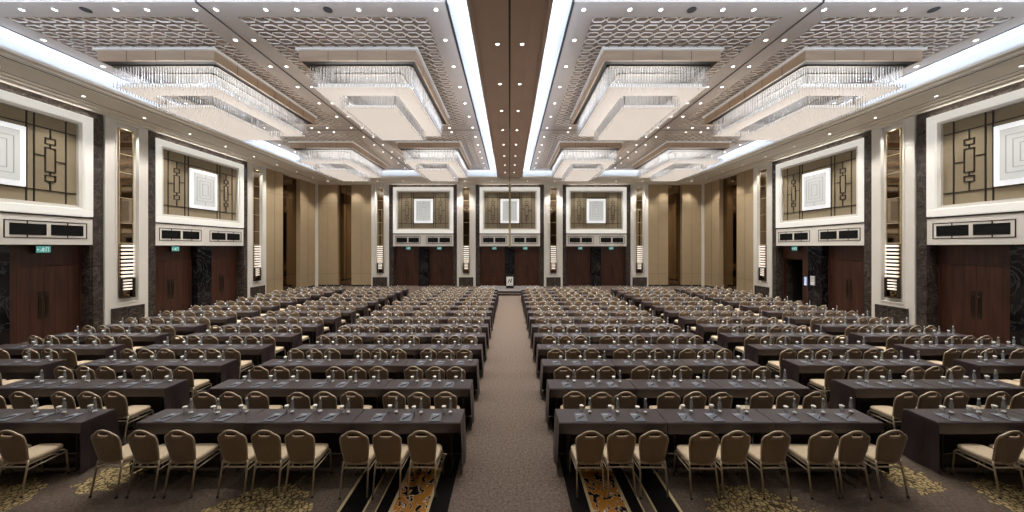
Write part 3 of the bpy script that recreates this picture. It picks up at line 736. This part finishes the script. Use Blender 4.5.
# ------------------------------------------------------------------ seating
def hw_back(v):
    if v < 0.72: return 0.150 + 0.037 * math.sin(min(1, v / 0.72) * PI / 2)
    t = (v - 0.72) / 0.28; return 0.187 * (1 - 0.34 * t ** 3.0)
def back_pt(u, v, side):
    w = hw_back(v); z = 0.435 + 0.475 * v - 0.058 * abs(u) ** 2.4 * max(0, (v - .55) / .45) ** 1.5
    y = -0.175 - 0.085 * v + 0.018 * u * u
    th = 0.016 * (1 - 0.55 * max(abs(u) ** 6, (abs(2 * v - 1)) ** 8))
    return (u * w, y + side * th, z)
def backrest_mb(nu=10, nv=12):
    m = MB(); hole = {(nv - 2, k) for k in range(nu // 2 - 2, nu // 2 + 2)} if nu >= 10 else set()
    vs_ = [i / nv for i in range(nv + 1)]
    us = [2 * j / nu - 1 for j in range(nu + 1)]
    us = [math.copysign(abs(u) ** 0.85, u) for u in us]
    if hole: vs_[nv - 2] = 0.845; vs_[nv - 1] = 0.925
    idx = {}
    for s, side in ((0, -1), (1, 1)):
        for i, v in enumerate(vs_):
            for j, u in enumerate(us):
                vv = v
                if hole and i == nv - 2 and abs(j - nu // 2) <= 2: vv = v - 0.02 + 0.02 * (abs(j - nu // 2) / 2) ** 2      # curved lower lip of the hand slot
                idx[s, i, j] = len(m.v); m.v.append(back_pt(u, vv, side))
    def q(*a): m.f.append(list(a)); m.m.append(0)
    for i in range(nv):
        for j in range(nu):
            if (i, j) in hole: continue
            q(idx[0, i, j], idx[0, i, j + 1], idx[0, i + 1, j + 1], idx[0, i + 1, j]); q(idx[1, i, j], idx[1, i + 1, j], idx[1, i + 1, j + 1], idx[1, i, j + 1])
            for (di, dj, a, b) in ((-1, 0, (i, j), (i, j + 1)), (1, 0, (i + 1, j + 1), (i + 1, j)), (0, -1, (i + 1, j), (i, j)), (0, 1, (i, j + 1), (i + 1, j + 1))):
                ni, nj = i + di, j + dj
                if ni < 0 or nj < 0 or ni >= nv or nj >= nu or (ni, nj) in hole:
                    q(idx[0, a[0], a[1]], idx[1, a[0], a[1]], idx[1, b[0], b[1]], idx[0, b[0], b[1]])
    return m
def outline():
    P = [back_pt(-1, v, 0) for v in (0, .2, .4, .6, .72, .82, .91, .97, 1.0)]
    P += [back_pt(u, 1.0, 0) for u in (-.7, -.35, 0, .35, .7)]
    return P + [(-x, y, z) for (x, y, z) in reversed(P[:9])]
def seat_mb(n=20):
    m = MB(); rs = []
    for z, k in ((0.405, .93), (0.415, 1.0), (0.455, 1.0), (0.472, .95), (0.480, .78), (0.482, .4)):
        r = []
        for i in range(n):
            a = 2 * PI * (i + .5) / n; c, s_ = math.cos(a), math.sin(a)
            x = math.copysign(abs(c) ** .35, c) * 0.191 * k; y = math.copysign(abs(s_) ** .35, s_) * 0.195 * k
            r.append((x * (1 + 0.2 * y), y + 0.015, z))
        rs.append(r)
    return m.rings(rs)
R0 = 0.0115
def leg_pts(sx, rear):
    if rear: return [(sx * .164, -.168, .455), (sx * .172, -.178, .40), (sx * .182, -.245, 0.008)]
    return [(sx * .183, .150, .400), (sx * .185, .185, .392), (sx * .188, .212, .355), (sx * .190, .235, 0.008)]
def make_chair(full):
    r = empty('banquet_chair')
    seat_mb(20 if full else 12).build('seat', 'seat', r, smooth=True)
    b = backrest_mb(10, 12).build('backrest', 'back', r, smooth=True)
    MB().tube(outline(), 0.012, 6).build('edge_trim', 'gold', b, smooth=True)
    if full:
        for sx in (-1, 1):
            for rear in (0, 1):
                m = MB(); m.tube(leg_pts(sx, rear), R0, 6); lg = m.build('leg', 'gold', r, smooth=True)
                p = leg_pts(sx, rear)[-1]; MB().lathe([(.013, 0.0), (.015, .004), (.014, .022)], 8, p[0], p[1]).build('foot_cap', 'foot', lg)
            m = MB(); m.tube([(sx * .172, -.178, .398), (sx * .183, .150, .398)], R0 * .9, 6); m.tube([(sx * .174, -.19, .335), (sx * .188, .214, .345)], R0 * .8, 6); m.build('side_rail', 'gold', r, smooth=True)
        MB().tube([(-.174, -.183, .375), (.174, -.183, .375)], R0, 6).build('stretcher', 'gold', r, smooth=True)
    else:
        m = MB()
        for sx in (-1, 1):
            for rear in (0, 1): m.tube(leg_pts(sx, rear), R0, 5)
            m.tube([(sx * .172, -.178, .398), (sx * .183, .150, .398)], R0, 5)
        m.tube([(-.174, -.183, .375), (.174, -.183, .375)], R0, 5)
        m.build('leg_frame', 'gold', r, smooth=True)
    return r
def chair_low():
    m = MB(); m.add(seat_mb(8), mo=0)
    m.add(backrest_mb(6, 6), mo=1); m.add(MB().tube(outline()[2:-2], 0.014, 4), mo=2)
    for sx in (-1, 1):
        for rear in (0, 1): m.add(MB().tube(leg_pts(sx, rear)[1:], R0, 4), mo=2)
    m.add(MB().tube([(-.174, -.183, .375), (.174, -.183, .375)], R0, 4), mo=2)
    return m
TL, TD = 1.6, 0.44
def cloth_mb(endl, endr):
    """fitted cloth: short fall on the chair side, to the floor on the far side and on free ends"""
    m = MB(); hx, hy, zt = TL / 2, TD / 2, 0.752
    hxl, hxr = (hx + .004 if endl else hx - .002), (hx + .004 if endr else hx - .002)
    nx = 24
    def wav(t, k, a): return a * math.sin(t * k) + a * .6 * math.sin(t * k * 1.7 + 1)
    X = [-hxl + (hxl + hxr) * i / nx for i in range(nx + 1)]
    prof = []                                        # strip from the chair side hem over the top to the floor at the far side
    hem = .60
    for i, x in enumerate(X):
        f = wav(x, 9, .004)
        prof.append([(x, -hy - .012 + f, hem + .012 * math.sin(x * 3.1)), (x, -hy - .008 + f * .6, .68), (x, -hy - .004, zt - .014), (x, -hy + .008, zt), (x, 0, zt + .0008 * math.sin(x * 7)), (x, hy - .008, zt), (x, hy + .004, zt - .014), (x, hy + .012 + f, .5), (x, hy + .02 + f * 2.2, .25), (x, hy + .028 + f * 3, .015)])
    m.rings(prof, False, False, closed=False)
    for s, full in ((-1, endl), (1, endr)):
        ex = -hxl if s < 0 else hxr; ny = 8
        cols = []
        for j in range(ny + 1):
            y = -hy - .004 + (TD + .008) * j / ny; f = wav(y, 16, .004)
            if full:
                e = 1 + .06 * abs(2 * j / ny - 1)
                cols.append([(ex, y, zt - .002), (ex + s * .006, y * 1.01, zt - .03), (ex + s * (.014 + f), y * e * 1.02, .5), (ex + s * (.024 + f * 2.2), y * e * 1.06, .25), (ex + s * (.034 + f * 3), y * e * 1.10, .015)])
            else: cols.append([(ex, y, zt - .002), (ex, y, zt - .03), (ex, y, .66), (ex, y, .63), (ex, y, hem)])
        if s > 0: cols = [list(reversed(cc)) for cc in cols]
        m.rings(cols, False, False, closed=False)
    return m
def make_table(endl, endr):
    r = empty('banquet_table')
    c = cloth_mb(endl, endr).build('tablecloth', 'cloth', r, smooth=False)
    md = c.modifiers.new('thickness', 'SOLIDIFY'); md.thickness = 0.003; md.offset = 1
    MB().box(-TL / 2 + .02, TL / 2 - .02, -TD / 2 + .01, TD / 2 - .01, .718, .744).build('tabletop', 'board', r)
    for sx in (-1, 1):
        x = sx * .66; m = MB(); m.tube([(x, -.15, .012), (x, -.15, .718)], .014); m.tube([(x, .15, .012), (x, .15, .718)], .014); m.tube([(x, -.19, .014), (x, .19, .014)], .014); m.tube([(x, -.15, .45), (x, .15, .45)], .010)
        m.build('leg_frame', 'steel', r)
    return r
BLK = []      # (name, side, inner edge, number of tables)
for sg, nm in ((-1, 'left'), (1, 'right')):
    BLK += [(nm + ' centre block', sg, 0.74, 3), (nm + ' middle block', sg, 6.38, 2), (nm + ' wall block', sg, 10.38, 2)]
NROW, YT0, PITCH = 14, 4.95 + TD / 2, 1.2
def px_of(x, y, z): return PX + F * x / y, PY + F * (H - z) / y
seats = []; tables = []
row0 = {(-1, 0): (-1.18, -1.65, -2.09, -2.84, -3.29, -3.74, -4.46, -4.95, -5.45), (1, 0): (1.08, 1.50, 1.94, 2.61, 3.04, 3.57, 4.22, 4.64, 5.16)}
for rI in range(NROW):
    yt = YT0 + PITCH * rI
    for bi, (bn, sg, x0, nt) in enumerate(BLK):
        k = 0
        for t in range(nt):
            cx = sg * (x0 + TL / 2 + t * (TL + .006))
            xs_e = [px_of(cx + e, yt + f, .75)[0] for e in (-TL / 2, TL / 2) for f in (-.25, .25)]
            if max(xs_e) > 2 and min(xs_e) < 1022:
                outer_end = (t == nt - 1); inner_end = (t == 0)
                el, er = (outer_end, inner_end) if sg < 0 else (inner_end, outer_end)
                tables.append((yt, cx, el, er, rI, bn, t))
            for q in (-1, 0, 1):
                sx = cx + sg * q * 0.44 + (0.0 if rI == 0 else random.uniform(-.010, .010))
                if rI == 0 and x0 < 1: sx = row0[(sg, 0)][k]
                yy = yt - TD / 2 - .255 + random.uniform(-.02, .02)
                a = px_of(sx - .22, yy - .25, .5)[0]; b = px_of(sx + .22, yy + .2, .5)[0]; a2 = px_of(sx - .22, yy + .2, .5)[0]; b2 = px_of(sx + .22, yy - .25, .5)[0]
                if max(a, b, a2, b2) > 1 and min(a, b, a2, b2) < 1023:
                    seats.append((yy, sx, cx + sg * q * .44, yt, rI, bn, k, random.uniform(-.03, .03)))
                k += 1
seats.sort(key=lambda s: (s[4], abs(s[1])))
NI = 300
protos = {}
for (yt, cx, el, er, rI, bn, t) in tables:
    lab = 'dark plum clothed banquet table, %s from its inner end, %s nearest row, %s' % (ORD[t], ORD[rI], bn)
    if (el, er) not in protos: protos[el, er] = make_table(el, er); o = protos[el, er]
    else: o = dup(protos[el, er])
    o.location = (cx, yt, 0); tag(o, lab, 'table', 'clothed banquet tables')
ch_full = make_chair(True); ch_simple = make_chair(False); uf = us_ = False
ind = seats[:NI]; rest = seats[NI:]
for (yy, sx, bx, yt, rI, bn, k, rz) in ind:
    lab = 'bronze backed banquet chair, %s from its inner end, %s nearest row, %s' % (ORD[k], ORD[rI], bn)
    if rI <= 3:
        o = ch_full if not uf else dup(ch_full); uf = True
    else:
        o = ch_simple if not us_ else dup(ch_simple); us_ = True
    o.location = (sx, yy, 0); o.rotation_euler = (0, 0, rz); tag(o, lab, 'chair', 'banquet chairs')
def xf(x, y, z, rz):
    c, s = math.cos(rz), math.sin(rz)
    return lambda p: (x + p[0] * c - p[1] * s, y + p[0] * s + p[1] * c, z + p[2])
low = chair_low(); m = MB()
for (yy, sx, bx, yt, rI, bn, k, rz) in rest: m.add(low, xf(sx, yy, 0, rz))
tag(m.build('banquet_chairs', ['seat', 'back', 'gold'], smooth=True), 'distant rows of bronze backed banquet chairs before the far wall', 'chairs', kind='stuff')

# ------------------------------------------------------------------ things on the tables
ZT = 0.7555
def bottle_parts():
    body = MB().lathe([(.001, .0), (.024, .0), (.026, .006), (.026, .10), (.024, .12), (.026, .135), (.021, .16), (.011, .195), (.010, .205)], 10)
    cap = MB().lathe([(.0145, .203), (.0145, .228), (.012, .232)], 10)
    lab = MB().lathe([(.0265, .004), (.0268, .006), (.0268, .022), (.0264, .024)], 10)  # white band painted for the light refracted in the bottle's foot
    return body, cap, lab
def make_bottle():
    b, c, l = bottle_parts(); r = b.build('water_bottle', 'pet', smooth=True); c.build('cap', 'cap', r, smooth=True); l.build('base_glint', 'cap', r); return r
def glass_parts():
    g = MB().lathe([(.001, .0), (.024, .0), (.029, .09), (.026, .09), (.022, .008), (.001, .008)], 12)
    l = MB().lathe([(.001, .0965), (.031, .0965), (.033, .084), (.0335, .084), (.0315, .098), (.02, .102), (.001, .103)], 12)
    return g, l
def make_glass():
    g, l = glass_parts(); r = g.build('drinking_glass', 'glass', smooth=True); l.build('paper_lid', 'lid', r); return r
def pad_mb():
    m = MB(); m.box(-.085, .085, -.12, .12, 0, .006, 0); m.box(-.06, .02, .06, .10, .006, .0064, 1); m.box(-.07, .07, .112, .119, .006, .0066, 1); return m
def pen_mb():
    m = MB(); m.tube([(-.07, 0, .0085), (-.06, 0, .0085), (.06, 0, .0085), (.07, 0, .0085)], [.002, .0055, .0055, .004], 6); m.box(.01, .055, -.0015, .0015, .013, .0155); return m
bt = make_bottle(); gl_ = make_glass(); pd = pad_mb().build('notepad', ['pad', 'padtop']); pn = pen_mb().build('pen', 'pen', smooth=True)
fb = [True] * 4
bs = MB(); gs = MB(); ps = MB()
bp_, cp_, lp_ = bottle_parts(); gp_, gl2 = glass_parts()
for i, (yy, sx, bx, yt, rI, bn, k, rz) in enumerate(seats):
    bpos = (bx + .17 + random.uniform(-.03, .03), yt + .075 + random.uniform(-.02, .02), ZT)
    gpos = (bpos[0] - .11 + random.uniform(-.012, .012), bpos[1] + .03 + random.uniform(-.015, .015), ZT)
    where = 'at %s seat from inner end, %s nearest row, %s' % (ORD[k], ORD[rI], bn)
    if i < NI:
        o = bt if fb[0] else dup(bt); fb[0] = False; o.location = bpos; tag(o, 'clear water bottle ' + where, 'bottle', 'water bottles on the tables')
        o = gl_ if fb[1] else dup(gl_); fb[1] = False; o.location = gpos; tag(o, 'lidded glass ' + where, 'glass', 'paper lidded glasses on the tables')
        if rI <= 5:
            pr = random.uniform(-.12, .12); pp = (bx - .03 + random.uniform(-.02, .02), yt - .07, ZT)
            o = pd if fb[2] else dup(pd); fb[2] = False; o.location = pp; o.rotation_euler = (0, 0, pr); tag(o, 'grey notepad ' + where, 'notepad', 'notepads on the tables')
            if rI <= 3:
                o = pn if fb[3] else dup(pn); fb[3] = False; o.location = (pp[0], pp[1] - .02, ZT + .0068); o.rotation_euler = (0, 0, .75 + random.uniform(-.2, .2)); tag(o, 'black pen ' + where, 'pen', 'pens on the notepads')
    else:
        T = xf(*bpos, 0); bs.add(bp_, T, 0); bs.add(cp_, T, 1); bs.add(lp_, T, 1)
        T = xf(*gpos, 0); gs.add(gp_, T, 0); gs.add(gl2, T, 1)
tag(bs.build('water_bottles', ['pet', 'cap'], smooth=True), 'distant water bottles on the far table rows', 'bottles', kind='stuff')
tag(gs.build('drinking_glasses', ['glass', 'lid'], smooth=True), 'distant lidded glasses on the far table rows', 'glasses', kind='stuff')

# ------------------------------------------------------------------ world
wd_ = bpy.data.worlds.new('world'); scene.world = wd_; wd_.use_nodes = True
wd_.node_tree.nodes['Background'].inputs['Color'].default_value = (0.5, 0.45, 0.4, 1); wd_.node_tree.nodes['Background'].inputs['Strength'].default_value = 0.05
try: scene.cycles.max_bounces = 8; scene.cycles.transparent_max_bounces = 16; scene.cycles.sample_clamp_indirect = 4.0
except Exception: pass
